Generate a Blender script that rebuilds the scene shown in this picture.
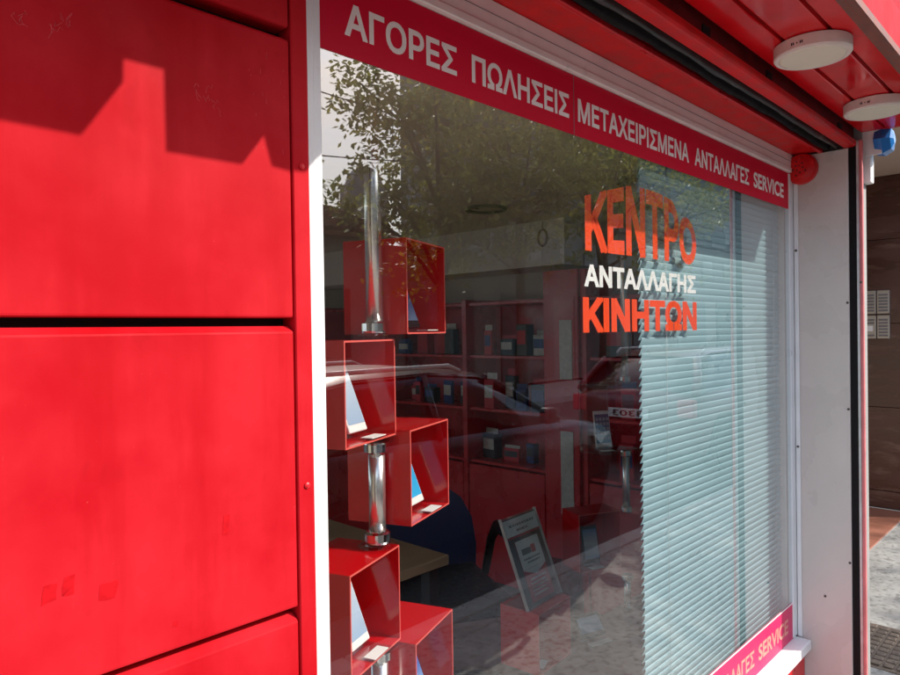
import bpy, bmesh, math, random
from mathutils import Vector, Matrix
from mathutils.geometry import interpolate_bezier, delaunay_2d_cdt
R = math.radians
random.seed(7)
for o in list(bpy.data.objects): bpy.data.objects.remove(o)
S = bpy.context.scene
C = S.collection

# ------------------------------------------------------------------ camera, sky, sun, exposure
A, ROLL, PITCH = R(43.9), R(.85), R(-.54)
F0 = Vector((math.cos(A), math.sin(A), 0)); R0 = Vector((math.sin(A), -math.cos(A), 0)); U0 = Vector((0, 0, 1))
Fw = F0*math.cos(PITCH) + U0*math.sin(PITCH); U1 = -F0*math.sin(PITCH) + U0*math.cos(PITCH)
Up = U1*math.cos(ROLL) + R0*math.sin(ROLL); Rt = R0*math.cos(ROLL) - U1*math.sin(ROLL)
cd = bpy.data.cameras.new('camera'); cam = bpy.data.objects.new('camera', cd); C.objects.link(cam)
cd.sensor_width = 36; cd.lens = 689/900*36; cd.clip_start = .02; cd.clip_end = 2000
m3 = Matrix((Rt, Up, -Fw)).transposed()
cam.matrix_world = Matrix.Translation((0, -.863, 1.55)) @ m3.to_4x4()
S.camera = cam

SUN_AZ, SUN_EL = R(35.5), R(35.9)          # azimuth from the facade normal towards +x
to_sun = Vector((math.sin(SUN_AZ)*math.cos(SUN_EL), -math.cos(SUN_AZ)*math.cos(SUN_EL), math.sin(SUN_EL)))
W = bpy.data.worlds.new('World'); S.world = W; W.use_nodes = True
nt = W.node_tree; nt.nodes.clear()
wo = nt.nodes.new('ShaderNodeOutputWorld'); bg = nt.nodes.new('ShaderNodeBackground')
sky = nt.nodes.new('ShaderNodeTexSky'); sky.sky_type = 'NISHITA'; sky.sun_disc = False
sky.sun_elevation = SUN_EL; sky.sun_rotation = math.atan2(to_sun.x, to_sun.y); sky.dust_density = 1.6
tc = nt.nodes.new('ShaderNodeTexCoord'); mp = nt.nodes.new('ShaderNodeMapping'); mp.inputs['Scale'].default_value = (1, 1, 2.2)
nz = nt.nodes.new('ShaderNodeTexNoise'); nz.inputs['Scale'].default_value = 2.3; nz.inputs['Detail'].default_value = 9; nz.inputs['Roughness'].default_value = .55
rp = nt.nodes.new('ShaderNodeValToRGB'); rp.color_ramp.elements[0].position = .48; rp.color_ramp.elements[1].position = .72
mx = nt.nodes.new('ShaderNodeMix'); mx.data_type = 'RGBA'; mx.inputs['B'].default_value = (11.8, 13.8, 17.2, 1)
nt.links.new(tc.outputs['Generated'], mp.inputs['Vector']); nt.links.new(mp.outputs['Vector'], nz.inputs['Vector'])
nt.links.new(nz.outputs['Fac'], rp.inputs['Fac']); nt.links.new(rp.outputs['Color'], mx.inputs['Factor'])
nt.links.new(sky.outputs['Color'], mx.inputs['A']); nt.links.new(mx.outputs['Result'], bg.inputs['Color'])
bg.inputs['Strength'].default_value = .15
nt.links.new(bg.outputs['Background'], wo.inputs['Surface'])
sl = bpy.data.lights.new('sun', 'SUN'); sl.energy = 3.3; sl.angle = R(.53); sl.color = (1, .95, .87)
so = bpy.data.objects.new('sun', sl); C.objects.link(so); so.rotation_euler = to_sun.to_track_quat('Z', 'Y').to_euler()
so.location = to_sun*30
S.render.engine = 'CYCLES'
S.view_settings.view_transform = 'Standard'; S.view_settings.look = 'None'; S.view_settings.gamma = 1
S.view_settings.use_curve_mapping = False; S.view_settings.exposure = .80
S.cycles.max_bounces = 8; S.cycles.transparent_max_bounces = 14; S.cycles.diffuse_bounces = 4; S.cycles.glossy_bounces = 5

# ------------------------------------------------------------------ materials
def base_mat(name):
    m = bpy.data.materials.new(name); m.use_nodes = True
    return m, m.node_tree, m.node_tree.nodes['Principled BSDF']
def mat(name, col, rough=.5, metal=0, var=.0, vscale=6, bump=0, bscale=60, spec=.5, coat=0, dirt=None, dscale=3, dlo=.52, dhi=.7, damt=.6, stretch=(1, 1, 1)):
    m, t, b = base_mat(name)
    b.inputs['Base Color'].default_value = (*col, 1); b.inputs['Roughness'].default_value = rough
    b.inputs['Metallic'].default_value = metal; b.inputs['Specular IOR Level'].default_value = spec
    if coat: b.inputs['Coat Weight'].default_value = coat; b.inputs['Coat Roughness'].default_value = .08
    L = t.links.new; N = t.nodes.new
    co = None
    if var or bump or dirt:
        g = N('ShaderNodeNewGeometry'); mpn = N('ShaderNodeMapping'); mpn.inputs['Scale'].default_value = stretch
        L(g.outputs['Position'], mpn.inputs['Vector']); vec = mpn.outputs['Vector']
    if var:
        n = N('ShaderNodeTexNoise'); n.inputs['Scale'].default_value = vscale; n.inputs['Detail'].default_value = 6
        L(vec, n.inputs['Vector'])
        h = N('ShaderNodeHueSaturation'); h.inputs['Color'].default_value = (*col, 1)
        mr = N('ShaderNodeMapRange'); mr.inputs[1].default_value = .3; mr.inputs[2].default_value = .7
        mr.inputs[3].default_value = 1-var; mr.inputs[4].default_value = 1+var
        L(n.outputs['Fac'], mr.inputs[0]); L(mr.outputs[0], h.inputs['Value']); co = h.outputs['Color']
        mr2 = N('ShaderNodeMapRange'); mr2.inputs[1].default_value = .3; mr2.inputs[2].default_value = .7
        mr2.inputs[3].default_value = max(.02, rough-.12); mr2.inputs[4].default_value = min(1, rough+.12)
        L(n.outputs['Fac'], mr2.inputs[0]); L(mr2.outputs[0], b.inputs['Roughness'])
    if dirt:
        n = N('ShaderNodeTexNoise'); n.inputs['Scale'].default_value = dscale; n.inputs['Detail'].default_value = 9; n.inputs['Roughness'].default_value = .65
        L(vec, n.inputs['Vector'])
        mr = N('ShaderNodeMapRange'); mr.inputs[1].default_value = dlo; mr.inputs[2].default_value = dhi; mr.inputs[4].default_value = damt
        L(n.outputs['Fac'], mr.inputs[0])
        mxn = N('ShaderNodeMix'); mxn.data_type = 'RGBA'; mxn.inputs['B'].default_value = (*dirt, 1)
        if co: L(co, mxn.inputs['A'])
        else: mxn.inputs['A'].default_value = (*col, 1)
        L(mr.outputs[0], mxn.inputs['Factor']); co = mxn.outputs['Result']
    if co: L(co, b.inputs['Base Color'])
    if bump:
        n = N('ShaderNodeTexNoise'); n.inputs['Scale'].default_value = bscale; n.inputs['Detail'].default_value = 5
        L(vec, n.inputs['Vector'])
        bp = N('ShaderNodeBump'); bp.inputs['Strength'].default_value = bump; bp.inputs['Distance'].default_value = .004
        L(n.outputs['Fac'], bp.inputs['Height']); L(bp.outputs['Normal'], b.inputs['Normal'])
    return m
RED = (.60, .010, .017)
M = {}
def panel_red():
    # painted steel panel: faded cloudy patches, vertical run marks, small scuffs and pale scratches
    m, t, b = base_mat('panel_red'); L = t.links.new; N = t.nodes.new
    g = N('ShaderNodeNewGeometry')
    def noise(sc, st=(1, 1, 1), det=6, rg=.6):
        mpn = N('ShaderNodeMapping'); mpn.inputs['Scale'].default_value = st; L(g.outputs['Position'], mpn.inputs['Vector'])
        n = N('ShaderNodeTexNoise'); n.inputs['Scale'].default_value = sc; n.inputs['Detail'].default_value = det; n.inputs['Roughness'].default_value = rg
        L(mpn.outputs['Vector'], n.inputs['Vector']); return n.outputs['Fac']
    def rng(f, a, c, lo, hi):
        r = N('ShaderNodeMapRange'); r.inputs[1].default_value = a; r.inputs[2].default_value = c; r.inputs[3].default_value = lo; r.inputs[4].default_value = hi
        L(f, r.inputs[0]); return r.outputs[0]
    def mixc(fac, a, bcol):
        x = N('ShaderNodeMix'); x.data_type = 'RGBA'; L(fac, x.inputs['Factor'])
        if isinstance(a, tuple): x.inputs['A'].default_value = (*a, 1)
        else: L(a, x.inputs['A'])
        x.inputs['B'].default_value = (*bcol, 1); return x.outputs['Result']
    c = mixc(rng(noise(4.5), .38, .62, 0, .9), (.45, .004, .010), (.56, .016, .024))
    c = mixc(rng(noise(11, (1, 1, .10)), .48, .66, 0, .7), c, (.42, .003, .007))
    c = mixc(rng(noise(16, (1, 1, .6), 3), .66, .72, 0, .35), c, (.38, .004, .008))
    c = mixc(rng(noise(60, (1, 1, .15), 8, .7), .70, .76, 0, .5), c, (.64, .09, .09))
    c = mixc(rng(noise(190, (1, 1, 1), 3), .74, .78, 0, .5), c, (.62, .12, .11))
    L(c, b.inputs['Base Color'])
    L(rng(noise(7), .3, .7, .48, .68), b.inputs['Roughness'])
    b.inputs['Specular IOR Level'].default_value = .07
    bp = N('ShaderNodeBump'); bp.inputs['Strength'].default_value = .12; bp.inputs['Distance'].default_value = .006
    L(noise(5, (1, 1, .5), 3), bp.inputs['Height'])
    L(bp.outputs['Normal'], b.inputs['Normal'])
    return m
M['panel'] = panel_red()
M['panel_patch'] = mat('sticker_residue', (.50, .003, .008), .6, spec=.15, var=.15, vscale=120)
M['panel_pale'] = mat('pale_scuff', (.55, .05, .055), .7, var=.3, vscale=150)
M['red'] = mat('red_paint', (.64, .010, .016), .34, var=.10, vscale=14, bump=.05, bscale=25, dirt=(.35, .02, .02), dscale=9, damt=.5)
M['red_gloss'] = mat('red_soffit', (.68, .008, .013), .14, spec=.35, var=.12, vscale=8, bump=.10, bscale=6, dirt=(.36, .03, .02), dscale=14, dlo=.56, dhi=.75, damt=.4)
M['red_old'] = mat('worn_red_paint', (.64, .010, .012), .42, spec=.3, var=.18, vscale=20, bump=.10, bscale=60, dirt=(.75, .55, .5), dscale=38, dlo=.68, dhi=.74, damt=.7)
M['maroon'] = mat('maroon_shade_joint', (.24, .008, .010), .6, var=.3, vscale=20)  # dark tone for the shaded band over the beam and the soffit joints
M['rust'] = mat('rusty_lip', (.22, .07, .045), .6, var=.3, vscale=30, bump=.2)
M['dull_block'] = mat('dark_render', (.13, .125, .12), .9, var=.12, vscale=2)
M['pink'] = mat('faded_pink_paint', (.62, .16, .16), .5, var=.15, vscale=20)
M['white'] = mat('white_frame', (.78, .77, .75), .38, var=.05, vscale=8, dirt=(.5, .48, .44), dscale=30, dlo=.62, dhi=.8, damt=.5)
M['cream'] = mat('cream_trim', (.92, .84, .78), .4, var=.06, vscale=10, dirt=(.5, .42, .36), dscale=22, dlo=.6, dhi=.78, damt=.5)
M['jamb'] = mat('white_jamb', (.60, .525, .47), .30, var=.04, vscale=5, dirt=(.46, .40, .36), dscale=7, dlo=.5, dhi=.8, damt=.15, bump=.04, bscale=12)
M['black'] = mat('black_rubber', (.008, .006, .006), .7, spec=.2, var=.3, vscale=40, bump=.3, bscale=90, dirt=(.12, .10, .09), dscale=50, dlo=.66, dhi=.78, damt=.5)
M['shutter'] = mat('shutter_bar', (.045, .04, .038), .38, metal=.3, var=.3, vscale=20, bump=.3, bscale=40, dirt=(.30, .27, .24), dscale=24, dlo=.58, dhi=.72, damt=.7, stretch=(.25, 1, 1))
M['grey_metal'] = mat('grey_aluminium', (.55, .54, .52), .4, metal=.6, var=.12, vscale=30)
M['dark'] = mat('dark_gap', (.02, .008, .008), .8)
M['sign'] = mat('sign_red', (.68, .002, .030), .5, spec=.15, var=.03, vscale=3)
M['sign_letters'] = mat('sign_letter_cream', (.94, .87, .80), .5)
M['band'] = mat('band_pink', (.70, .014, .115), .45, var=.05, vscale=6)
M['band_letters'] = mat('band_letter_gold', (.80, .34, .26), .5)
M['orange'] = mat('orange_red_vinyl', (.88, .065, .004), .4)
M['white_vinyl'] = mat('white_vinyl', (.88, .87, .85), .4)
M['lamp_body'] = mat('lamp_housing', (.78, .68, .60), .42, var=.05, vscale=30)
M['lamp_face'] = mat('lamp_diffuser', (.80, .74, .58), .5)
M['screw'] = mat('screw', (.10, .08, .07), .5, metal=.7)
M['slat'] = mat('blind_slat', (.36, .535, .585), .35, var=.03, vscale=3)
M['cord'] = mat('blind_cord', (.62, .68, .66), .8)
M['box'] = mat('red_acrylic', (.62, .004, .008), .10, spec=.5)
M['box_edge'] = mat('box_edge', (.80, .12, .10), .25)
M['chrome'] = mat('chrome', (.75, .76, .74), .12, metal=1)
M['steel'] = mat('brushed_steel', (.84, .83, .80), .24, metal=.9)
M['wall_in'] = mat('interior_wall', (.60, .55, .46), .8, var=.06, vscale=3)
M['ceil_in'] = mat('interior_ceiling', (.84, .76, .62), .8, var=.08, vscale=4)
M['bulk'] = mat('interior_bulkhead', (.84, .80, .72), .7, var=.05, vscale=3)
M['floor_in'] = mat('interior_floor', (.36, .29, .24), .3, var=.2, vscale=4)
M['shelf'] = mat('interior_red', (.62, .012, .02), .3, var=.1, vscale=5)
M['plat'] = mat('platform_brown', (.20, .07, .06), .4, var=.25, vscale=6)
M['wood'] = mat('desk_wood', (.42, .30, .17), .45, var=.15, vscale=10, stretch=(.2, 3, 3))
M['navy'] = mat('navy_fabric', (.03, .045, .13), .9, var=.2, vscale=40, bump=.3, bscale=200)
M['leather'] = mat('black_leather', (.015, .014, .014), .35, var=.2, vscale=30, bump=.2, bscale=90)
M['phone_w'] = mat('phone_white', (.78, .77, .75), .25)
M['phone_b'] = mat('phone_black', (.02, .02, .022), .2)
M['paper'] = mat('paper_white', (.86, .84, .80), .6)
M['print_red'] = mat('print_red', (.62, .02, .04), .5)
M['leaflet_dark'] = mat('leaflet_dark', (.10, .05, .055), .5)
M['print_grey'] = mat('print_grey', (.18, .17, .17), .6)
M['pack_dark'] = mat('pack_dark', (.03, .03, .04), .4, var=.3, vscale=50)
M['pack_blue'] = mat('pack_blue', (.03, .06, .22), .4, var=.3, vscale=50)
M['pack_white'] = mat('pack_white', (.62, .60, .55), .4, var=.15, vscale=50)
M['brown'] = mat('brown_marble', (.080, .031, .022), .28, var=.25, vscale=3.5, bump=.05, dirt=(.27, .16, .12), dscale=5, dlo=.55, dhi=.72, damt=.55, stretch=(1, .6, 2.6))
M['hall_ceil'] = mat('hall_ceiling', (.66, .58, .47), .8, var=.04)
M['terra'] = mat('terracotta_tile', (.30, .115, .070), .5, var=.22, vscale=3, bump=.1)
M['stone_grey'] = mat('render_grey', (.34, .33, .31), .9, var=.12, vscale=2, bump=.3)
M['asphalt'] = mat('asphalt', (.085, .083, .08), .9, var=.2, vscale=2, bump=.5, bscale=150)
M['kerb'] = mat('kerb_stone', (.36, .34, .31), .85, var=.15, vscale=5, bump=.4)
M['iron'] = mat('cast_iron', (.20, .15, .11), .65, metal=.3, var=.3, vscale=40, bump=.4, bscale=120)
M['bark'] = mat('bark', (.11, .085, .06), .95, var=.3, vscale=12, bump=.8, bscale=40)
M['wallA'] = mat('house_render', (.42, .35, .33), .9, var=.15, vscale=1.5)
M['wallB'] = mat('block_render', (.26, .24, .21), .9, var=.12, vscale=1)
M['roof_tile'] = mat('roof_tile', (.42, .20, .14), .8, var=.35, vscale=7, bump=.3)
M['shutter_green'] = mat('window_shutter', (.09, .11, .10), .7)
M['siren_white'] = mat('siren_white', (.80, .79, .76), .45)
M['intercom'] = mat('intercom_plate', (.42, .39, .34), .35, metal=.5)
M['car_dark'] = mat('car_dark_grey', (.016, .016, .018), .35, coat=.25)
M['car_red'] = mat('car_red', (.15, .004, .008), .3, coat=.4)
M['car_glass'] = mat('car_glass', (.012, .014, .015), .05)
M['tyre'] = mat('tyre', (.018, .018, .018), .85, bump=.3)
M['alloy'] = mat('alloy', (.5, .5, .5), .3, metal=.9)
M['plate'] = mat('number_plate', (.75, .74, .68), .5)
def leaf_mat():
    m, t, b = base_mat('leaf'); L = t.links.new; N = t.nodes.new
    oi = N('ShaderNodeNewGeometry'); cr = N('ShaderNodeValToRGB')
    cr.color_ramp.elements[0].color = (.16, .20, .04, 1); cr.color_ramp.elements[1].color = (.50, .46, .09, 1)
    L(oi.outputs['Random Per Island'], cr.inputs['Fac']); L(cr.outputs['Color'], b.inputs['Base Color'])
    b.inputs['Roughness'].default_value = .5
    tr = N('ShaderNodeBsdfTranslucent'); L(cr.outputs['Color'], tr.inputs['Color'])
    ms = N('ShaderNodeMixShader'); ms.inputs[0].default_value = .5
    L(b.outputs[0], ms.inputs[1]); L(tr.outputs[0], ms.inputs[2]); L(ms.outputs[0], t.nodes['Material Output'].inputs['Surface'])
    return m
M['leaf'] = leaf_mat()
def glass_mat(name, tint=(.95, .955, .94), ior=1.62):
    m = bpy.data.materials.new(name); m.use_nodes = True; t = m.node_tree; t.nodes.clear(); L = t.links.new; N = t.nodes.new
    out = N('ShaderNodeOutputMaterial'); tr = N('ShaderNodeBsdfTransparent'); tr.inputs[0].default_value = (*tint, 1)
    gl = N('ShaderNodeBsdfGlossy'); gl.inputs['Roughness'].default_value = 0; gl.inputs['Color'].default_value = (1, 1, 1, 1)
    gp_ = N('ShaderNodeNewGeometry'); wn = N('ShaderNodeTexNoise'); wn.inputs['Scale'].default_value = 2.6; wn.inputs['Detail'].default_value = 1
    wb = N('ShaderNodeBump'); wb.inputs['Strength'].default_value = .12; wb.inputs['Distance'].default_value = .004     # float glass is never quite flat
    L(gp_.outputs['Position'], wn.inputs['Vector']); L(wn.outputs['Fac'], wb.inputs['Height']); L(wb.outputs['Normal'], gl.inputs['Normal'])
    # Schlick reflectance of a pane, both faces: works from either side of the glass
    ge = N('ShaderNodeNewGeometry'); dt = N('ShaderNodeVectorMath'); dt.operation = 'DOT_PRODUCT'
    L(ge.outputs['Incoming'], dt.inputs[0]); L(ge.outputs['True Normal'], dt.inputs[1])
    def mth(op, x, y=None):
        k = N('ShaderNodeMath'); k.operation = op
        for i, v in enumerate((x, y)):
            if v is None: continue
            if isinstance(v, (int, float)): k.inputs[i].default_value = v
            else: L(v, k.inputs[i])
        return k.outputs[0]
    c = mth('ABSOLUTE', dt.outputs['Value']); r0 = ((ior-1)/(ior+1))**2
    sc = mth('ADD', mth('MULTIPLY', mth('POWER', mth('SUBTRACT', 1, c), 5), 1-r0), r0)
    d = N('ShaderNodeMath'); d.operation = 'DIVIDE'; L(mth('MULTIPLY', sc, 3.2), d.inputs[0]); L(mth('ADD', mth('MULTIPLY', sc, 2.2), 1), d.inputs[1])
    ms = N('ShaderNodeMixShader'); L(d.outputs[0], ms.inputs[0]); L(tr.outputs[0], ms.inputs[1]); L(gl.outputs[0], ms.inputs[2])
    L(ms.outputs[0], out.inputs['Surface']); return m
M['glass'] = glass_mat('window_glass')
def clear_mat(name, col=(.97, .97, .97)):
    m = bpy.data.materials.new(name); m.use_nodes = True; t = m.node_tree; t.nodes.clear()
    out = t.nodes.new('ShaderNodeOutputMaterial'); tr = t.nodes.new('ShaderNodeBsdfTransparent'); tr.inputs[0].default_value = (*col, 1)
    t.links.new(tr.outputs[0], out.inputs['Surface']); return m
M['clear'] = clear_mat('glass_inner')
def acrylic_mat():
    m = bpy.data.materials.new('clear_acrylic'); m.use_nodes = True; t = m.node_tree; t.nodes.clear(); L = t.links.new; N = t.nodes.new
    out = N('ShaderNodeOutputMaterial'); tr = N('ShaderNodeBsdfTransparent'); tr.inputs[0].default_value = (.95, .965, .96, 1)
    gl = N('ShaderNodeBsdfGlossy'); gl.inputs['Roughness'].default_value = .05
    ms = N('ShaderNodeMixShader'); ms.inputs[0].default_value = .16
    L(tr.outputs[0], ms.inputs[1]); L(gl.outputs[0], ms.inputs[2]); L(ms.outputs[0], out.inputs['Surface']); return m
M['acrylic'] = acrylic_mat()
def pavement_mat():
    m, t, b = base_mat('pavement_stone'); L = t.links.new; N = t.nodes.new
    g = N('ShaderNodeNewGeometry')
    n1 = N('ShaderNodeTexNoise'); n1.inputs['Scale'].default_value = 2.2; n1.inputs['Detail'].default_value = 10; n1.inputs['Roughness'].default_value = .65
    n1.inputs['Distortion'].default_value = 1.2
    L(g.outputs['Position'], n1.inputs['Vector'])
    cr = N('ShaderNodeValToRGB'); e = cr.color_ramp.elements
    e[0].position = .30; e[0].color = (.23, .22, .20, 1); e[1].position = .62; e[1].color = (.35, .335, .305, 1)
    L(n1.outputs['Fac'], cr.inputs['Fac'])
    n2 = N('ShaderNodeTexNoise'); n2.inputs['Scale'].default_value = 26; n2.inputs['Detail'].default_value = 8
    L(g.outputs['Position'], n2.inputs['Vector'])
    ov = N('ShaderNodeMix'); ov.data_type = 'RGBA'; ov.blend_type = 'MULTIPLY'; ov.inputs['Factor'].default_value = .6
    c2 = N('ShaderNodeValToRGB'); c2.color_ramp.elements[0].position = .36; c2.color_ramp.elements[0].color = (.35, .33, .3, 1); c2.color_ramp.elements[1].position = .5
    L(n2.outputs['Fac'], c2.inputs['Fac']); L(cr.outputs['Color'], ov.inputs['A']); L(c2.outputs['Color'], ov.inputs['B'])
    L(ov.outputs['Result'], b.inputs['Base Color']); b.inputs['Roughness'].default_value = .75
    bp = N('ShaderNodeBump'); bp.inputs['Strength'].default_value = .9; bp.inputs['Distance'].default_value = .02
    L(n1.outputs['Fac'], bp.inputs['Height'])
    b2 = N('ShaderNodeBump'); b2.inputs['Strength'].default_value = .6; b2.inputs['Distance'].default_value = .006
    L(n2.outputs['Fac'], b2.inputs['Height']); L(bp.outputs['Normal'], b2.inputs['Normal']); L(b2.outputs['Normal'], b.inputs['Normal'])
    return m
M['pavement'] = pavement_mat()

# ------------------------------------------------------------------ helpers
def link(name, me, m=None, parent=None):
    o = bpy.data.objects.new(name, me); C.objects.link(o)
    if m is not None and me is not None and not me.materials:
        for k in (m if isinstance(m, (list, tuple)) else [m]): me.materials.append(M[k])
    if parent is not None: o.parent = parent
    return o
def thing(name, label, cat, loc=(0, 0, 0), rz=0, group=None):
    o = bpy.data.objects.new(name, None); C.objects.link(o); o.location = loc; o.rotation_euler = (0, 0, rz)
    o.empty_display_size = .05
    return tag(o, label, cat, group)
def tag(o, label, cat, group=None):
    o['label'] = label; o['category'] = cat
    if group: o['group'] = group
    return o
def structure(o): o['kind'] = 'structure'; return o
def bm_box(bm, x0, x1, y0, y1, z0, z1, bev=0, seg=1):
    vs = [bm.verts.new((x, y, z)) for x in (x0, x1) for y in (y0, y1) for z in (z0, z1)]
    q = ((0, 1, 3, 2), (4, 6, 7, 5), (0, 4, 5, 1), (2, 3, 7, 6), (0, 2, 6, 4), (1, 5, 7, 3))
    fs = [bm.faces.new([vs[i] for i in f]) for f in q]
    if bev:
        es = list({e for f in fs for e in f.edges})
        bmesh.ops.bevel(bm, geom=es, offset=bev, segments=seg, affect='EDGES', profile=.6)
def fin(bm, name, smooth=False):
    bmesh.ops.recalc_face_normals(bm, faces=bm.faces)
    me = bpy.data.meshes.new(name); bm.to_mesh(me); bm.free()
    if smooth:
        for p in me.polygons: p.use_smooth = True
    return me
def box(name, x0, x1, y0, y1, z0, z1, m, parent=None, bev=0, seg=1):
    bm = bmesh.new(); bm_box(bm, x0, x1, y0, y1, z0, z1, bev, seg)
    return link(name, fin(bm, name), m, parent)
def frame_of(d):
    d = d.normalized(); a = Vector((0, 0, 1)) if abs(d.z) < .9 else Vector((1, 0, 0))
    u = d.cross(a).normalized(); return u, d.cross(u).normalized()
def bm_tube(bm, pts, rad, n=10, cap=True):
    pts = [Vector(p) for p in pts]; rings = []
    for i, p in enumerate(pts):
        d = (pts[min(i+1, len(pts)-1)] - pts[max(i-1, 0)])
        u, v = frame_of(d); r = rad[i] if isinstance(rad, (list, tuple)) else rad
        if i and rings:   # keep rings aligned
            u = (rings_u - d.normalized()*rings_u.dot(d.normalized())).normalized(); v = d.normalized().cross(u)
        rings_u = u
        rings.append([bm.verts.new(p + (u*math.cos(2*math.pi*k/n) + v*math.sin(2*math.pi*k/n))*r) for k in range(n)])
    for a, b in zip(rings, rings[1:]):
        for k in range(n): bm.faces.new((a[k], a[(k+1) % n], b[(k+1) % n], b[k]))
    if cap: bm.faces.new(rings[0]); bm.faces.new(rings[-1])
def tube(name, pts, rad, m, parent=None, n=16, smooth=True):
    bm = bmesh.new(); bm_tube(bm, pts, rad, n); me = fin(bm, name)
    if smooth:
        for p in me.polygons: p.use_smooth = len(p.vertices) == 4
    return link(name, me, m, parent)
def bm_lathe(bm, prof, n=32, mtx=None):      # profile of (r, z)
    mtx = mtx or Matrix()
    rings = [[bm.verts.new(mtx @ Vector((r*math.cos(2*math.pi*k/n), r*math.sin(2*math.pi*k/n), z))) for k in range(n)] for r, z in prof]
    for a, b in zip(rings, rings[1:]):
        for k in range(n): bm.faces.new((a[k], a[(k+1) % n], b[(k+1) % n], b[k]))
    bm.faces.new(rings[0]); bm.faces.new(rings[-1])
def lathe(name, prof, m, parent=None, n=40, mtx=None, smooth=False):
    bm = bmesh.new(); bm_lathe(bm, prof, n, mtx); me = fin(bm, name)
    if smooth:
        for p in me.polygons: p.use_smooth = len(p.vertices) == 4
    return link(name, me, m, parent)
def prism_x(name, prof, x0, x1, m, parent=None):     # profile of (y, z) swept along x
    bm = bmesh.new()
    a = [bm.verts.new((x0, y, z)) for y, z in prof]; b = [bm.verts.new((x1, y, z)) for y, z in prof]
    n = len(prof)
    for k in range(n): bm.faces.new((a[k], a[(k+1) % n], b[(k+1) % n], b[k]))
    bm.faces.new(a); bm.faces.new(b)
    return link(name, fin(bm, name), m, parent)
def prism_y(name, prof, y0, y1, m, parent=None):     # profile of (x, z) swept along y
    bm = bmesh.new()
    a = [bm.verts.new((x, y0, z)) for x, z in prof]; b = [bm.verts.new((x, y1, z)) for x, z in prof]
    n = len(prof)
    for k in range(n): bm.faces.new((a[k], a[(k+1) % n], b[(k+1) % n], b[k]))
    bm.faces.new(a); bm.faces.new(b)
    return link(name, fin(bm, name), m, parent)
def copy_tree(o, parent=None):
    c = o.copy(); C.objects.link(c); c.parent = parent
    for ch in list(o.children): copy_tree(ch, c)
    return c
def text(name, body, x0, x1, z0, z1, y, m, parent, bold=.02, warp=None, thick=.0006, facing=-1):
    cu = bpy.data.curves.new(name, 'FONT'); cu.body = body; cu.resolution_u = 3;
    to = bpy.data.objects.new(name+'_tmp', cu); C.objects.link(to)
    cv = to.to_curve(bpy.context.evaluated_depsgraph_get())
    loops = []
    for sp in cv.splines:
        bp_ = sp.bezier_points; lp = []
        for i in range(len(bp_)):
            p0, p1 = bp_[i], bp_[(i+1) % len(bp_)]
            straight = (p0.handle_right-p0.co).cross(p1.co-p0.co).length < 1e-5 and (p1.handle_left-p1.co).cross(p1.co-p0.co).length < 1e-5
            pts = [p0.co] if straight else list(interpolate_bezier(p0.co, p0.handle_right, p1.handle_left, p1.co, 6))[:-1]
            for q in pts:
                if not lp or (lp[-1]-q.xy).length > 1e-5: lp.append(q.xy.copy())
        if len(lp) > 2 and (lp[0]-lp[-1]).length < 1e-5: lp.pop()
        loops.append(lp)
    to.to_curve_clear(); bpy.data.objects.remove(to); bpy.data.curves.remove(cu)
    vs = [v for lp in loops for v in lp]; es = []; n0 = 0
    for lp in loops:
        es += [(n0+i, n0+(i+1) % len(lp)) for i in range(len(lp))]; n0 += len(lp)
    rv, re, rf_, _, _, _ = delaunay_2d_cdt(vs, es, [], 0, 1e-6)
    def wind(c):
        w = 0
        for i, j in es:
            a_, b_ = vs[i], vs[j]
            if (a_.y <= c.y) != (b_.y <= c.y):
                if a_.x + (c.y-a_.y)/(b_.y-a_.y)*(b_.x-a_.x) > c.x: w += 1 if b_.y > a_.y else -1
        return w
    bm = bmesh.new(); bv = [bm.verts.new((v.x, v.y, 0)) for v in rv]
    for f in rf_:
        c = (rv[f[0]]+rv[f[1]]+rv[f[2]])/3
        if wind(c) != 0: bm.faces.new([bv[i] for i in f])
    for v in [v for v in bm.verts if not v.link_faces]: bm.verts.remove(v)
    rnd = random.Random(body); D = lambda: rnd.uniform(.25, 1)
    for i, j in es:                      # thicken every outline stroke
        p, q = Vector((*vs[i], 0)), Vector((*vs[j], 0)); d = (q-p); l = d.length
        if l < 1e-6: continue
        if l > .09: e_ = d/l*bold*.95; p -= e_; q += e_; d = q-p; l = d.length
        n = max(1, int(l/.12)) if warp else 1
        t = Vector((-d.y, d.x, 0))/l*bold; zz = D()
        for k in range(n):
            a_, b_ = p+d*(k/n), p+d*((k+1)/n)
            bm.faces.new([bm.verts.new((*(c.xy), zz)) for c in (a_-t, b_-t, b_+t, a_+t)])
    xs = [v.co.x for v in bm.verts]; ys = [v.co.y for v in bm.verts]; ax, bx, ay, by = min(xs), max(xs), min(ys), max(ys)
    if warp: bmesh.ops.subdivide_edges(bm, edges=[e for e in bm.edges if e.calc_length() > .15], cuts=2)
    for v in bm.verts:
        u = (v.co.x-ax)/(bx-ax); w = (v.co.y-ay)/(by-ay)
        zt = z1 if warp is None else z0 + (z1-z0)*warp(u)
        v.co = (x0+(x1-x0)*u, y + facing*thick*(.1+.9*v.co.z), z0+(zt-z0)*w)
    return link(name, fin(bm, name), m, parent)

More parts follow.
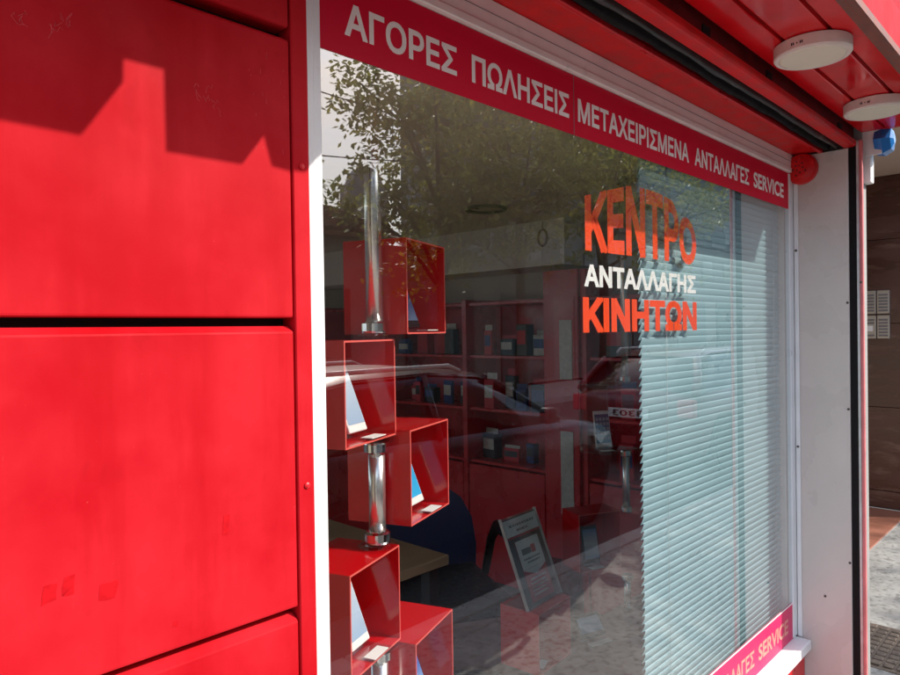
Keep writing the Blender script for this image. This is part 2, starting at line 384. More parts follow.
# ------------------------------------------------------------------ ground
structure(box('ground', -150, 150, -150, 150, -.60, -.16, 'asphalt'))
structure(box('road', -60, 90, -8.2, -1.80, -.155, -.12, 'asphalt'))
bm = bmesh.new()          # near pavement, slightly uneven
nx, ny = 120, 40
gv = [[None]*(ny+1) for _ in range(nx+1)]
for i in range(nx+1):
    for j in range(ny+1):
        x = -6 + 30*i/nx; y = -1.65 + (1.99)*j/ny
        gv[i][j] = bm.verts.new((x, y, 0 + .004*math.sin(x*5+y*9)*math.sin(y*7-x*2)))
for i in range(nx):
    for j in range(ny): bm.faces.new((gv[i][j], gv[i+1][j], gv[i+1][j+1], gv[i][j+1]))
structure(link('pavement', fin(bm, 'pavement', True), 'pavement'))
structure(box('pavement_base', -6, 24, -1.64, .33, -.155, -.02, 'kerb'))
kb = structure(link('kerb', None))
for k in range(30):
    s = box('kerb_stone', -6+k, -6+k+.992, -1.80, -1.652, -.13, .006, 'kerb', kb, .01)
structure(box('far_pavement', -60, 90, -10.9, -8.35, -.155, .0, 'kerb'))
structure(box('far_kerb', -60, 90, -8.35, -8.2, -.155, .01, 'stone_grey', bev=.01))
dr = thing('drain_cover', 'rectangular cast iron drain grate set in the pale pavement', 'drain cover', (3.80, -.075, .006))
box('rim', -.26, .26, -.15, .15, -.03, .0, 'iron', dr)
for i in range(9):
    for j in range(5):
        box('grate_block', -.235+i*.053, -.195+i*.053, -.125+j*.052, -.087+j*.052, .001, .010, 'iron', dr, .003)

# ------------------------------------------------------------------ shop facade with red panels
fac = thing('shop_facade', 'red panelled steel cladding left of the shop window, half in shadow', 'facade', (0, 0, 0))
G = [.325, .739, 1.153, 1.567, 1.980, 2.394]
for a, b in zip([0.0]+G, G):
    prism_x('panel', [(.012, a+.005), (-.017, a+.005), (-.0195, a+.0065), (-.020, a+.009), (-.020, b-.017), (-.0192, b-.0145), (-.006, b-.0065), (.012, b-.006)], -.95, .553, 'panel', fac)
box('backing_wall', -.95, .584, .0125, .16, 0, 2.40, 'dark', fac)
box('edge_strip', .5565, .5845, -.022, .012, 0, 2.40, 'panel', fac, .0015)
for z in (1.33, 1.79, .75):
    lathe('screw_head', [(.0045, 0), (.0045, .002), (.002, .0035)], 'red', fac, 10, Matrix.Translation((.571, -.022, z)) @ Matrix.Rotation(R(90), 4, 'X'))
for (x, z, w, h, k) in [(.235, 1.268, .016, .022, 0), (.255, 1.272, .014, .024, 0), (.297, 1.254, .020, .020, 0), (.445, 1.30, .010, .026, 0), (.375, 1.190, .006, .006, 0)]:
    bm = bmesh.new(); pts = []
    for q in range(12):
        an = 2*math.pi*q/12; sx = max(-1, min(1, 1.9*math.cos(an))); sz = max(-1, min(1, 1.9*math.sin(an)))
        pts.append((x+w/2*sx*random.uniform(.72, 1.08)+.15*h*sz*.3, -.0203, z+h/2*sz*random.uniform(.72, 1.08)))
    vs = [bm.verts.new(p) for p in pts]; bm.faces.new(vs); r = bmesh.ops.extrude_face_region(bm, geom=list(bm.faces))
    bmesh.ops.translate(bm, verts=[g for g in r['geom'] if isinstance(g, bmesh.types.BMVert)], vec=(0, .0006, 0))
    link('sticker_residue', fin(bm, 'sticker_residue'), 'panel_patch' if k == 0 else 'panel_pale', fac)
def scribble(pts):
    bm = bmesh.new(); bm_tube(bm, [(x, -.0200, z) for x, z in pts], .0004, 5); link('scratch', fin(bm, 'scratch'), 'panel_pale', fac)
for cx, cz, s in [(.262, 1.905, .016), (.250, 1.898, .012), (.215, 1.89, .012), (.412, 1.865, .009), (.428, 1.862, .010), (.440, 1.85, .008)]:
    for q in range(3):
        x, z = cx+random.uniform(-.5, .5)*s, cz+random.uniform(-.5, .5)*s; p = [(x, z)]
        for k in range(random.randint(3, 6)):
            x += random.uniform(-.35, .5)*s; z += random.uniform(-.6, .6)*s; p.append((x, z))
        scribble(p)
for k in range(16):
    x = random.uniform(.49, .55); z = random.uniform(1.80, 1.95); scribble([(x, z), (x+random.uniform(-.001, .001), z-random.uniform(.002, .012))])
# upper wall of the shop's building and the wall under the window
up = tag(box('upper_storey', -8, 2.86, .0, 4.05, 2.402, 8.6, 'stone_grey'), 'grey rendered upper storeys over the red shop', 'building')

# ------------------------------------------------------------------ shop window
win = thing('shop_window', 'large shop window in a white frame with orange and white vinyl lettering', 'shop window', (.6, 0, .38))
def wbox(name, x0, x1, y0, y1, z0, z1, m, p=win, bev=0, seg=1):
    o = box(name, x0, x1, y0, y1, z0, z1, m, None, bev, seg); o.parent = p; o.matrix_parent_inverse = Matrix.Translation((-.6, 0, -.38)); return o
def adopt(o, p=win):
    o.parent = p
    if p is win: o.matrix_parent_inverse = Matrix.Translation((-.6, 0, -.38))
    return o
wbox('left_stile', .585, .600, -.016, .06, .30, 2.18, 'white', bev=.002)
wbox('left_stile', .6005, .617, -.010, .06, .30, 2.18, 'white', bev=.002)
wbox('right_stile', 2.705, 2.750, -.006, .012, .392, 2.112, 'white', bev=.002)
wbox('inner_jamb', 2.70, 2.75, .014, .075, .392, 2.112, 'cream', bev=.002)
wbox('top_rail', .618, 2.750, -.012, .05, 2.116, 2.133, 'cream', bev=.002)
wbox('head_board', .618, 2.750, -.009, .06, 2.134, 2.182, 'cream')
wbox('head_strip', .618, 2.750, -.0098, -.0088, 2.156, 2.1572, 'print_grey')
wbox('sill', .60, 2.742, -.055, .06, .352, .388, 'white', bev=.003)
wbox('under_sill_panel', .60, 2.745, -.03, .05, .0, .351, 'red')
bm = bmesh.new(); bm_box(bm, .612, 2.71, .0, .006, .385, 2.12); me = fin(bm, 'glass_pane')
me.materials.append(M['glass']); me.materials.append(M['clear'])
for p in me.polygons: p.material_index = 0 if p.normal.y < -.9 else 1
gp = adopt(link('glass_pane', me))
sg = wbox('sign_band', .618, 2.708, -.0018, -.0006, 1.982, 2.114, 'sign')
wbox('seam', 1.3015, 1.3030, -.0024, -.0018, 1.982, 2.114, 'print_grey')
words = [('ΑΓΟΡΕΣ', .668, .923), ('ΠΩΛΗΣΕΙΣ', .964, 1.283), ('ΜΕΤΑΧΕΙΡΙΣΜΕΝΑ', 1.318, 1.878), ('ΑΝΤΑΛΛΑΓΕΣ', 1.916, 2.325), ('SERVICE', 2.365, 2.655)]
for wd, a, b in words:
    adopt(text('sign_lettering', wd, a, b, 2.014, 2.067, -.0019, 'sign_letters', None, .028))
wbox('lower_band', .618, 2.718, -.0018, -.0006, .389, .524, 'band')
wbox('lower_band_edge', .618, 2.718, -.0026, -.0018, .5195, .524, 'paper')
for wd, a, b in words:
    adopt(text('band_lettering', wd, a, b, .425, .480, -.0019, 'band_letters', None, .028))
def arch(u):
    K = [(0, .70), (.17, .84), (.33, .97), (.46, 1.0), (.62, .99), (.74, .94), (.86, .76), (1, .63)]
    for (a, p), (b, q) in zip(K, K[1:]):
        if u <= b: return p+(q-p)*(u-a)/(b-a)
    return .63
adopt(text('window_lettering', 'ΚΕΝΤΡΟ', 1.356, 1.940, 1.728, 1.914, .0078, 'orange', None, .045, arch))
adopt(text('window_lettering', 'ΑΝΤΑΛΛΑΓΗΣ', 1.350, 1.934, 1.647, 1.700, .0078, 'white_vinyl', None, .042))
adopt(text('window_lettering', 'ΚΙΝΗΤΩΝ', 1.343, 1.938, 1.540, 1.625, .0078, 'orange', None, .050))

# ------------------------------------------------------------------ shutter, reveal, canopy
jb = thing('shutter_jamb', 'tall white jamb panel with black shutter guide at the window corner', 'jamb', (2.76, -.1, 0))
def jbox(*a, **k):
    o = box(*a, **k); o.parent = jb; o.matrix_parent_inverse = Matrix.Translation((-2.76, .1, 0)); return o
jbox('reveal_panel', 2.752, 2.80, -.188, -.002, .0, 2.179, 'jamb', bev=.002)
jbox('cover_strip', 2.744, 2.7515, -.022, -.008, .39, 2.112, 'white', bev=.001)
jbox('guide_channel', 2.756, 2.80, -.212, -.1885, .0, 2.20, 'black')
jbox('guide_lip', 2.7525, 2.80, -.2215, -.2125, .0, 2.20, 'grey_metal', bev=.001)
jbox('guide_face', 2.751, 2.768, -.232, -.222, .0, 2.20, 'pink', bev=.002)
jbox('end_wall', 2.8005, 2.85, -.221, -.001, .0, 2.40, 'stone_grey')
jbox('pier', 2.8005, 3.68, .0, .095, .0, 2.40, 'stone_grey')
for (y, z) in [(-.015, 1.83), (-.015, 1.10), (-.10, .56), (-.182, .70), (-.182, 1.63), (-.182, 1.25), (-.225, 1.7)]:
    o = lathe('screw_head', [(.0045, 0), (.004, .0025), (.002, .004)], 'screw', None, 10, Matrix.Translation((2.7435 if y == -.015 else 2.752, y, z)) @ Matrix.Rotation(R(-90), 4, 'Y'))
    o.parent = jb; o.matrix_parent_inverse = Matrix.Translation((-2.76, .1, 0))
sh = thing('roller_shutter', 'rolled up dark shutter bar hanging in the slot over the window', 'roller shutter', (1, -.135, 2.17))
def ragged(name, y0, y1, z, amp, m, ph):
    bm = bmesh.new(); n = 160; prev = None
    for i in range(n+1):
        x = -2+4.75*i/n; d = amp*(math.sin(x*9+ph)+.6*math.sin(x*23+ph*2)+.5*random.uniform(-1, 1))
        prof = [(y0, z+.03), (y0+.006+d*.3, z+d*.5), ((y0+y1)/2, z-.008+d), (y1-.006, z+d*.6), (y1, z+.03)]
        ring = [bm.verts.new((x, *p)) for p in prof]
        if prev:
            for k in range(4): bm.faces.new((prev[k], ring[k], ring[k+1], prev[k+1]))
        prev = ring
    o = link(name, fin(bm, name, True), m); o.parent = sh; o.matrix_parent_inverse = Matrix.Translation((-1, .135, -2.17)); return o
ragged('rubber_seal', -.137, -.108, 2.186, .0030, 'black', .4)
ragged('bottom_bar', -.163, -.139, 2.188, .0022, 'shutter', 1.7)
o = box('slot_back', -2, 2.75, -.164, -.107, 2.215, 2.30, 'dark'); o.parent = sh; o.matrix_parent_inverse = Matrix.Translation((-1, .135, -2.17))
can = thing('canopy', 'red canopy with glossy board soffit and lip over the shop window', 'canopy', (0, -.2, 2.2))
def cadopt(o): o.parent = can; o.matrix_parent_inverse = Matrix.Translation((0, .2, -2.2)); return o
cadopt(box('lintel', -2.2, 2.751, -.104, .0035, 2.1835, 2.40, 'red_old', bev=.003))
cadopt(box('lintel_lip', -2.2, 2.751, -.1075, -.094, 2.176, 2.19, 'red', bev=.003, seg=2))
cadopt(box('beam', -2.2, 2.80, -.213, -.170, 2.180, 2.207, 'red_old', bev=.011, seg=3))
cadopt(box('cavity_face', -2.2, 2.80, -.195, -.172, 2.208, 2.40, 'maroon'))  # shadow band above the beam, put into the colour as dark maroon
for x in (.9, 1.55, 1.95, 2.62):
    cadopt(box('cavity_hole', x-.02, x+.02, -.1985, -.1952, 2.208, 2.236, 'dark'))
B = [(-.2165, -.289), (-.2970, -.389), (-.3970, -.452)]
for a, b in B:
    cadopt(box('soffit_board', 1.0, 2.806, b, a, 2.236, 2.26, 'red_gloss', bev=.004, seg=2))
for a, b in [(-.2165, -.289), (-.2970, -.389)]:
    cadopt(box('soffit_board', -2.2, .998, b, a, 2.236, 2.26, 'red_gloss', bev=.004, seg=2))
for a in (-.2932, -.3932):
    cadopt(box('soffit_joint', -2.2 if a > -.3 else 1.0, 2.805, a-.0036, a+.0036, 2.249, 2.262, 'maroon'))
cadopt(box('canopy_roof', -2.2, 2.806, -.410, .0, 2.402, 2.44, 'red'))
cadopt(box('canopy_roof', 1.0, 2.806, -.452, -.4105, 2.402, 2.44, 'red'))
cadopt(box('canopy_end', 2.807, 2.822, -.462, -.225, 2.236, 2.44, 'red', bev=.002))
# rolled lip of the right stretch
pr = [(-.4525, 2.44), (-.4525, 2.238)] + [(-.462-.010*math.cos(t), 2.244-.014*math.sin(t)) for t in [R(a) for a in range(0, 181, 20)]] + [(-.4735, 2.44)]
cadopt(prism_x('fascia', [(-.4525, 2.44), (-.4525, 2.240), (-.455, 2.233), (-.461, 2.229), (-.468, 2.232), (-.4735, 2.240), (-.4735, 2.352), (-.40, 2.352), (-.40, 2.44)], .955, 2.822, 'panel'))
cadopt(prism_x('lip_strip', [(-.446, 2.2355), (-.446, 2.232), (-.4745, 2.2265), (-.4785, 2.228), (-.4785, 2.246), (-.4740, 2.246), (-.4740, 2.2355)], .955, 2.822, 'rust'))
# unseen fascia plate, lower edge shaped to cast the notched shadow on the left panels
sx, sz = .44*math.tan(SUN_AZ), .44*math.tan(SUN_EL)/math.cos(SUN_AZ)
low = [(-.5, 1.781), (.198, 1.781), (.278, 1.780), (.323, 1.848), (.324, 1.880), (.375, 1.880), (.376, 1.779), (.479, 1.780), (.513, 1.825), (.525, 1.785), (.558, 1.782), (.578, 1.783), (.606, 1.812), (.640, 1.842)]
pl = [(-2.2, 1.781+sz)] + [(x+sx, z+sz) for x, z in low]
pl += [(.640+sx, 2.60), (-2.2, 2.60)]
cadopt(prism_y('shadow_fascia_plate', pl, -.4625, -.4575, 'panel'))
for k, (x, y) in enumerate([(1.834, -.338), (2.451, -.338)]):
    t = thing('ceiling_light', ['round white surface light under the canopy, nearer of the two', 'round white surface light under the canopy, by its far end'][k], 'ceiling light', (x, y, 2.235), group='lights under the canopy')
    lathe('housing', [(.083, .0), (.086, -.002), (.086, -.028), (.083, -.032), (.074, -.032), (.074, -.026)], 'lamp_body', t, 64, smooth=False)
    lathe('diffuser', [(.0735, -.029), (.0735, -.0315), (.07, -.0335), (.0, -.0336)][:3] + [(.002, -.0335)], 'lamp_face', t, 64)
    for dx in (-.012, -.008, 0, .008, .012):
        h = .006 if dx else .003
        box('vent_slot', -.0866*1, -.0858, dx-.0012+.0, dx+.0012, -.018-h/2, -.018+h/2, 'dark', t).rotation_euler = (0, 0, R(-6))
# old alarm sounder painted red
al = thing('alarm_sounder', 'round red painted alarm sounder with dark holes at the window corner', 'alarm', (2.751, -.037, 2.128))
mt = Matrix.Rotation(R(-90), 4, 'Y')
lathe('cover', [(.056, 0), (.056, .018), (.050, .030), (.030, .036), (.001, .038)], 'red_old', al, 40, mt)
for k in range(14):
    a = k*2.4; r = .008+.0023*k
    if r > .04: continue
    lathe('sound_hole', [(.0032, .0), (.0032, .0385)], 'dark', al, 8, mt @ Matrix.Translation((r*math.cos(a), r*math.sin(a), -.001 if r < .03 else -.005)))
si = thing('siren', 'white siren box with blue strobe lens beyond the canopy end', 'siren', (2.858, -.245, 2.165))
si.scale = (1.25, 1.0, 1.2)
box('housing', -.036, .004, -.0, .13, -.09, .085, 'siren_white', si, .006, 2)
box('back_plate', -.040, -.037, -.035, .14, -.012, .09, 'siren_white', si, .001)
M['blue'] = mat('blue_lens', (.01, .16, .50), .25, coat=.5)
bm = bmesh.new(); bm_lathe(bm, [(.020, .0), (.042, .006), (.046, .03), (.034, .055), (.012, .062)], 6, Matrix.Translation((-.012, -.006, .030)) @ Matrix.Rotation(R(90), 4, 'X'))
link('strobe_lens', fin(bm, 'strobe_lens'), 'blue', si)

# ------------------------------------------------------------------ entrance of the next building
hall = thing('entrance_hall', 'recessed building entrance with brown marble wall beyond the shop', 'entrance', (5, 1.5, 0))
def hadopt(o): o.parent = hall; o.matrix_parent_inverse = Matrix.Translation((-5, -1.5, 0)); return o
zz = [0.02, .16, .86, 1.56, 2.26, 2.786]
for a, b in zip(zz, zz[1:]):
    for y0, y1 in ((.02, .80), (.804, 1.60), (1.604, 2.4), (2.404, 3.19)):
        hadopt(box('marble_slab', 6.652 - (.015 if a < .1 else 0), 6.70, y0, y1, a+.001, b-.002, 'brown', bev=.002))
hadopt(box('back_wall', 3.69, 6.7, 3.2, 3.4, 0, 2.79, 'brown'))
hadopt(box('ceiling', 3.685, 6.70, .02, 3.2, 2.788, 2.90, 'hall_ceil'))
hadopt(box('pier', 6.702, 7.2, .02, 3.4, 0, 2.9, 'brown'))
for i in range(6):
    for j in range(6):
        hadopt(box('floor_tile', 3.69+i*.49, 3.69+i*.49+.485, .345+j*.475, .345+j*.475+.470, -.01, .012, 'terra', bev=.003))
hadopt(box('floor_bed', 3.685, 6.65, .34, 3.2, -.05, .004, 'stone_grey'))
for x, y in ((3.9, .48), (5.2, .62), (5.2, 1.5)):
    hadopt(lathe('downlight', [(.062, 2.7875), (.062, 2.782), (.048, 2.779), (.045, 2.786)], 'grey_metal', None, 28, Matrix.Translation((x, y, 0))))
ub = tag(box('neighbour_block', 2.862, 12, .021, 8, 2.902, 12, 'dull_block'), 'grey rendered block over the entrance next door', 'building')
lab = {(0, 0): 'lower left', (0, 1): 'upper left', (1, 0): 'lower right', (1, 1): 'upper right'}
for i in range(2):
    for j in range(2):
        t = thing('intercom', 'metal intercom panel on brown marble wall, %s of four' % lab[(i, j)], 'intercom', (6.650, .612-i*.098, 1.53+j*.208), group='intercom panels by the entrance')
        box('plate', -.018, 0, -.046, .046, -.098, .098, 'intercom', t, .004)
        for k in range(6):
            if (i, j) == (0, 0) and k in (2, 3, 4): continue
            box('name_button', -.022, -.0175, -.034, .034, .052-k*.026, .068-k*.026, 'print_grey', t, .002)
        if (i, j) == (0, 0): box('speaker_grille', -.022, -.0175, -.022, .022, -.035, .012, 'paper', t, .002)

# ------------------------------------------------------------------ shop room
structure(box('interior_floor', -5.2, 3.5, .06, 3.9, -.02, .02, 'floor_in'))
structure(box('interior_ceiling', -5.2, 3.68, .07, 3.9, 2.16, 2.25, 'ceil_in'))
structure(box('interior_wall_right', 3.45, 3.68, .07, 3.9, .02, 2.158, 'wall_in'))
structure(box('interior_wall_back', 1.3, 3.68, 3.9, 4.05, -.02, 2.25, 'wall_in'))
structure(box('interior_wall_rear', -5.2, -4.9, 3.9, 4.05, -.02, 2.25, 'wall_in'))
structure(box('interior_wall_apron', -4.9, 1.3, 3.9, 4.05, -.02, .45, 'wall_in'))
rw = thing('added_rear_window', 'added unseen window in the back wall, lightening the shop room', 'window', (-1.8, 3.97, .45))  # added out of view to let sky light into the room
for k in range(5):
    box('mullion', -3.1+k*1.54-.02, -3.1+k*1.54+.02, -.03, .03, .002, 1.70, 'white', rw, .003)
for k in range(4):
    bm = bmesh.new(); bm_box(bm, -3.08+k*1.54, -3.08+k*1.54+1.50, -.003, .003, .004, 1.70); me = fin(bm, 'pane'); me.materials.append(M['glass']); me.materials.append(M['clear'])
    for p in me.polygons: p.material_index = 0 if p.normal.y > .9 else 1
    link('pane', me, None, rw)
structure(box('interior_wall_left', -5.35, -5.2, .06, 3.9, -.02, 2.25, 'wall_in'))
structure(box('interior_wall_front', -.95, .584, .165, .25, .02, 2.158, 'wall_in'))
structure(box('interior_wall_side', 2.752, 2.80, .08, .16, .02, 2.158, 'wall_in'))
structure(box('interior_wall_return', 2.801, 3.45, .096, .2, .02, 2.158, 'wall_in'))
structure(box('interior_bulkhead', 3.13, 3.449, 1.28, 3.899, 1.905, 2.158, 'bulk'))
structure(box('display_platform', .62, 2.75, .075, .62, .30, .40, 'plat'))
dl = thing('downlight', 'dark ring of an empty downlight hole in the shop ceiling', 'downlight', (2.61, 1.385, 2.159))
bm = bmesh.new(); n = 40
for rr0, rr1, z0, z1 in [(.088, .104, 0, -.012)]:
    rings = [[bm.verts.new((r*math.cos(2*math.pi*k/n), r*math.sin(2*math.pi*k/n), z)) for k in range(n)] for r, z in [(rr0, z0), (rr1, z0), (rr1, z1), (rr0, z1)]]
    for q in range(4):
        for k in range(n): bm.faces.new((rings[q][k], rings[q][(k+1) % n], rings[(q+1) % 4][(k+1) % n], rings[(q+1) % 4][k]))
link('ring', fin(bm, 'ring'), 'print_grey', dl)
box('clip', -.09, -.06, -.004, .004, -.012, -.004, 'print_grey', dl)
box('clip', .06, .09, -.004, .004, -.012, -.004, 'print_grey', dl)

df = thing('added_glazed_entrance', 'added unseen glazed opening left of the red panels, lightening the room', 'shop entrance', (-3, 0, 0))  # put in beyond the view so more daylight reaches the interior
for x in (-4.6, -3.4, -2.2, -1.0): box('post', x+3-.03, x+3+.03, -.02, .06, 0, 2.16, 'white', df, .003)
for x in (-4.57, -3.37, -2.17):
    bm = bmesh.new(); bm_box(bm, x+3, x+3+1.14, .015, .021, .02, 2.15); me = fin(bm, 'pane'); me.materials.append(M['glass']); me.materials.append(M['clear'])
    for p in me.polygons: p.material_index = 0 if p.normal.y < -.9 else 1
    link('pane', me, None, df)
structure(box('interior_wall_far', -5.2, -4.64, .0, .1, 0, 2.4, 'wall_in'))
og = thing('hanging_ornament', 'small brown teardrop ornament hung on the pale bulkhead', 'ornament', (3.125, 1.42, 2.06))
tube('hoop', [(0, .030*math.sin(t)*(1 if t < math.pi else 1), -.045*math.cos(t)) for t in [2*math.pi*k/20 for k in range(21)]], .006, 'wood', og, 8)
tube('cord', [(0, 0, .045), (.003, 0, .09)], .002, 'wood', og, 6)
# red display shelving along the right-hand wall of the room
su = thing('display_shelving', 'red display shelving along the shop wall behind the window', 'shelving', (3.3, 1.9, .02))
def sadopt(o): o.parent = su; o.matrix_parent_inverse = Matrix.Translation((-3.3, -1.9, -.02)); return o
sadopt(box('back_panel', 3.41, 3.449, .72, 3.6, .02, 1.74, 'shelf'))
for y in (.74, 1.16, 1.40, 2.02, 2.75, 3.5):
    sadopt(box('upright', 3.12, 3.409, y-.018, y+.018, .02, 1.87 if 1.1 < y < 1.5 else 1.74, 'shelf', bev=.002))
sadopt(box('front_panel', 3.098, 3.119, 1.178, 1.382, .30, 1.87, 'shelf', bev=.002))
for z in (1.72, 1.40, 1.08, .76, .42):
    for y0, y1 in ((.76, 1.14), (1.42, 2.0), (2.04, 2.73), (2.77, 3.48)):
        sadopt(box('shelf_board', 3.14, 3.409, y0, y1, z-.018, z, 'shelf', bev=.002))
for y0, y1 in ((.765, 1.135), (1.425, 1.995), (2.045, 2.725), (2.775, 3.475)):
    sadopt(box('cabinet_door', 3.122, 3.138, y0, y1, .05, .735, 'shelf', bev=.003))
for y, z0, z1 in ((1.255, 1.28, 1.60), (1.255, .55, 1.0)):
    sadopt(box('white_strip', 3.094, 3.0975, y-.04, y+.04, z0, z1, 'pack_white'))
ORD = ['first', 'second', 'third', 'fourth', 'fifth', 'sixth', 'seventh', 'eighth', 'ninth']
for z, nm in ((1.40, 'top'), (1.08, 'middle'), (.76, 'lower')):
    for (y0, y1), bay in (((.78, 1.12), 'nearest'), ((1.45, 1.98), 'second'), ((2.06, 2.70), 'far')):
        y = y0; k = 0
        while y < y1-.08:
            w = random.uniform(.05, .12); h = random.uniform(.09, .24); kd = random.choice(['dark', 'blue', 'white', 'red', 'dark', 'red'])
            d = random.uniform(.02, .07); xx = random.uniform(3.18, 3.28)
            col = {'dark': 'black', 'blue': 'dark blue', 'white': 'pale', 'red': 'red'}[kd]
            t = thing('accessory_pack', '%s accessory pack, %s from the window on the %s shelf, %s bay' % (col, ORD[k], nm, bay), 'package', (xx, y+w/2, z), R(random.uniform(-12, 12)), 'packs on the red shelving')
            box('carton', -d/2, d/2, -w/2, w/2, 0, h*.82, {'red': 'print_red'}.get(kd, 'pack_'+kd), t, .003)
            box('header_card', -.001, .001, -w/2, w/2, h*.82, h, random.choice(['pack_white', 'print_red', 'pack_blue']), t)
            box('front_print', -d/2-.002, -d/2-.0002, -w/2+.008, w/2-.008, h*.30, h*.66, random.choice(['pack_white', 'pack_dark', 'pack_blue', 'print_red']), t)
            y += w+random.uniform(.015, .10); k += 1

# desk and chair
dk = thing('desk', 'plain wooden desk inside the shop behind the red boxes', 'desk', (1.45, 1.20, .02))
box('desk_top', -.55, .30, -.36, .36, .70, .735, 'wood', dk, .004)
for a in (-.5, .25):
    for b in (-.31, .31): box('leg', a-.022, a+.022, b-.022, b+.022, 0, .70, 'phone_b', dk)
ch = thing('office_chair', 'black office chair with a navy blue rounded back inside the shop', 'chair', (2.02, 1.18, .02), R(-28))
bm = bmesh.new()
nb = 14
prof = [(-.24, .42), (-.25, .56), (-.235, .68), (-.19, .77), (-.11, .83), (0, .85), (.11, .83), (.19, .77), (.235, .68), (.25, .56), (.24, .42)]
a = [bm.verts.new((x, .20+.10*(z-.4)-.35*x*x, z)) for x, z in prof]; b = [bm.verts.new((x*.97, .26+.10*(z-.4)-.35*x*x, z)) for x, z in prof]
for k in range(len(prof)): bm.faces.new((a[k], a[(k+1) % len(prof)], b[(k+1) % len(prof)], b[k]))
bm.faces.new(a); bm.faces.new(b)
link('backrest', fin(bm, 'backrest'), 'navy', ch)
box('seat', -.25, .25, -.26, .24, .40, .48, 'leather', ch, .035, 3)
for s in (-1, 1):
    tube('armrest', [(s*.27, .14, .44), (s*.30, .13, .60), (s*.30, .06, .67), (s*.30, -.16, .67), (s*.29, -.22, .62)], [.018, .02, .026, .03, .02], 'leather', ch, 10)
tube('post', [(0, 0, .06), (0, 0, .41)], .026, 'phone_b', ch, 12)
for k in range(5):
    an = 2*math.pi*k/5; tube('base_arm', [(0, 0, .09), (.27*math.cos(an), .27*math.sin(an), .05)], [.025, .015], 'phone_b', ch, 8)
    lathe('castor', [(.024, -.012), (.026, 0), (.024, .012)], 'phone_b', ch, 12, Matrix.Translation((.28*math.cos(an), .28*math.sin(an), .026)) @ Matrix.Rotation(R(90), 4, 'X'))

# ------------------------------------------------------------------ venetian blind
bl = thing('venetian_blind', 'pale aqua venetian blind lowered behind the right half of the glass', 'blind', (2.17, .035, .42))
X0, X1 = -.515, .525
bm = bmesh.new(); prev = None
for y, z in [(.0052, -.0168), (.0032, -.0115), (.0006, -.006), (-.0022, 0), (-.0040, .0055), (-.0045, .0092), (-.0040, .0110), (-.0026, .0118)]:
    ring = [bm.verts.new((X0, y, z)), bm.verts.new((X1, y, z))]
    if prev: bm.faces.new((prev[0], prev[1], ring[1], ring[0]))
    prev = ring
r = bmesh.ops.extrude_face_region(bm, geom=list(bm.faces))
bmesh.ops.translate(bm, verts=[g for g in r['geom'] if isinstance(g, bmesh.types.BMVert)], vec=(0, .0003, .0002))
slat = fin(bm, 'slat')
for k in range(80):
    o = link('slat', slat, 'slat', bl); o.location = (random.uniform(-.0012, .0012), 0, .012+k*.0204); o.rotation_euler = (random.uniform(-.03, .03), random.uniform(-.0006, .0006), 0)
box('head_rail', X0, X1, -.014, .014, 1.645, 1.672, 'slat', bl, .002)
box('bottom_rail', X0, X1, -.012, .012, -.012, .0, 'slat', bl, .002)
for x in (-.38, .07, .46):
    for y in (-.0075, .0085):
        tube('ladder_cord', [(x, y, -.01), (x, y, 1.65)], .0008, 'cord', bl, 5)

# ------------------------------------------------------------------ display poles, boxes and phones
def make_pole(name, label, x, y, segs, rad, group, m='chrome'):
    t = thing(name, label, 'display pole', (x, y, 0), group=group)
    for z0, z1 in segs:
        tube('tube', [(0, 0, z0), (0, 0, z1)], rad, m, t, 28)
        for z, s in ((z0, 1), (z1, -1)):
            lathe('collar', [(rad*1.45, z), (rad*1.5, z+s*.004), (rad*1.5, z+s*.020), (rad*1.25, z+s*.024), (rad*1.02, z+s*.025)], 'chrome', t, 28)
            if rad > .016: lathe('disc', [(rad*2.0, z-s*.001), (rad*2.35, z-s*.006)], 'acrylic', t, 36)
    return t
make_pole('display_pole', 'chrome pole carrying the red boxes beside the white frame', .925, .245, [(.02, .89), (1.112, 1.322), (1.548, 2.155)], .0178, 'display poles', 'steel')
make_pole('display_pole', 'thinner chrome pole next to the left edge of the blind', 2.505, .566, [(.40, .55), (.805, 1.055), (1.335, 2.155)], .0150, 'display poles', 'steel')
t0 = .0035
def red_box(label, x, y, z, ang, w=.20, d=.15, h=.20, loc_front_left=True):
    t = thing('display_box', label, 'display box', (x, y, z), R(ang), 'red display boxes in the window')
    # origin at the front left bottom corner, opening towards -y
    box('left_side', 0, t0, 0, d, t0, h-t0, ['box'], t)
    box('right_side', w-t0, w, 0, d, t0, h-t0, 'box', t)
    box('bottom', 0, w, 0, d, 0, t0-.0001, 'box', t)
    box('top', 0, w, 0, d, h-t0+.0001, h, 'box', t)
    box('back', t0+.0002, w-t0-.0002, d-t0, d-.0004, t0+.0002, h-t0-.0002, 'box', t)
    for nm, a in (('front_edge', (0, t0, t0, h-t0)), ('front_edge', (w-t0, w, t0, h-t0)), ('front_edge', (0, w, 0, t0)), ('front_edge', (0, w, h-t0, h))):
        box(nm, a[0], a[1], -.0012, -.0002, a[2], a[3], 'box_edge', t)
    return t
def screen_mat(name, top, bot, mid=None, icons=False):
    m, t, b = base_mat(name); L = t.links.new; N = t.nodes.new
    tcn = N('ShaderNodeTexCoord'); sp = N('ShaderNodeSeparateXYZ'); L(tcn.outputs['Generated'], sp.inputs[0])
    cr = N('ShaderNodeValToRGB'); e = cr.color_ramp.elements; e[0].color = (*bot, 1); e[1].color = (*top, 1)
    if mid: k = e.new(.5); k.color = (*mid, 1)
    L(sp.outputs['Z'], cr.inputs['Fac']); L(cr.outputs['Color'], b.inputs['Base Color']); b.inputs['Roughness'].default_value = .08
    return m
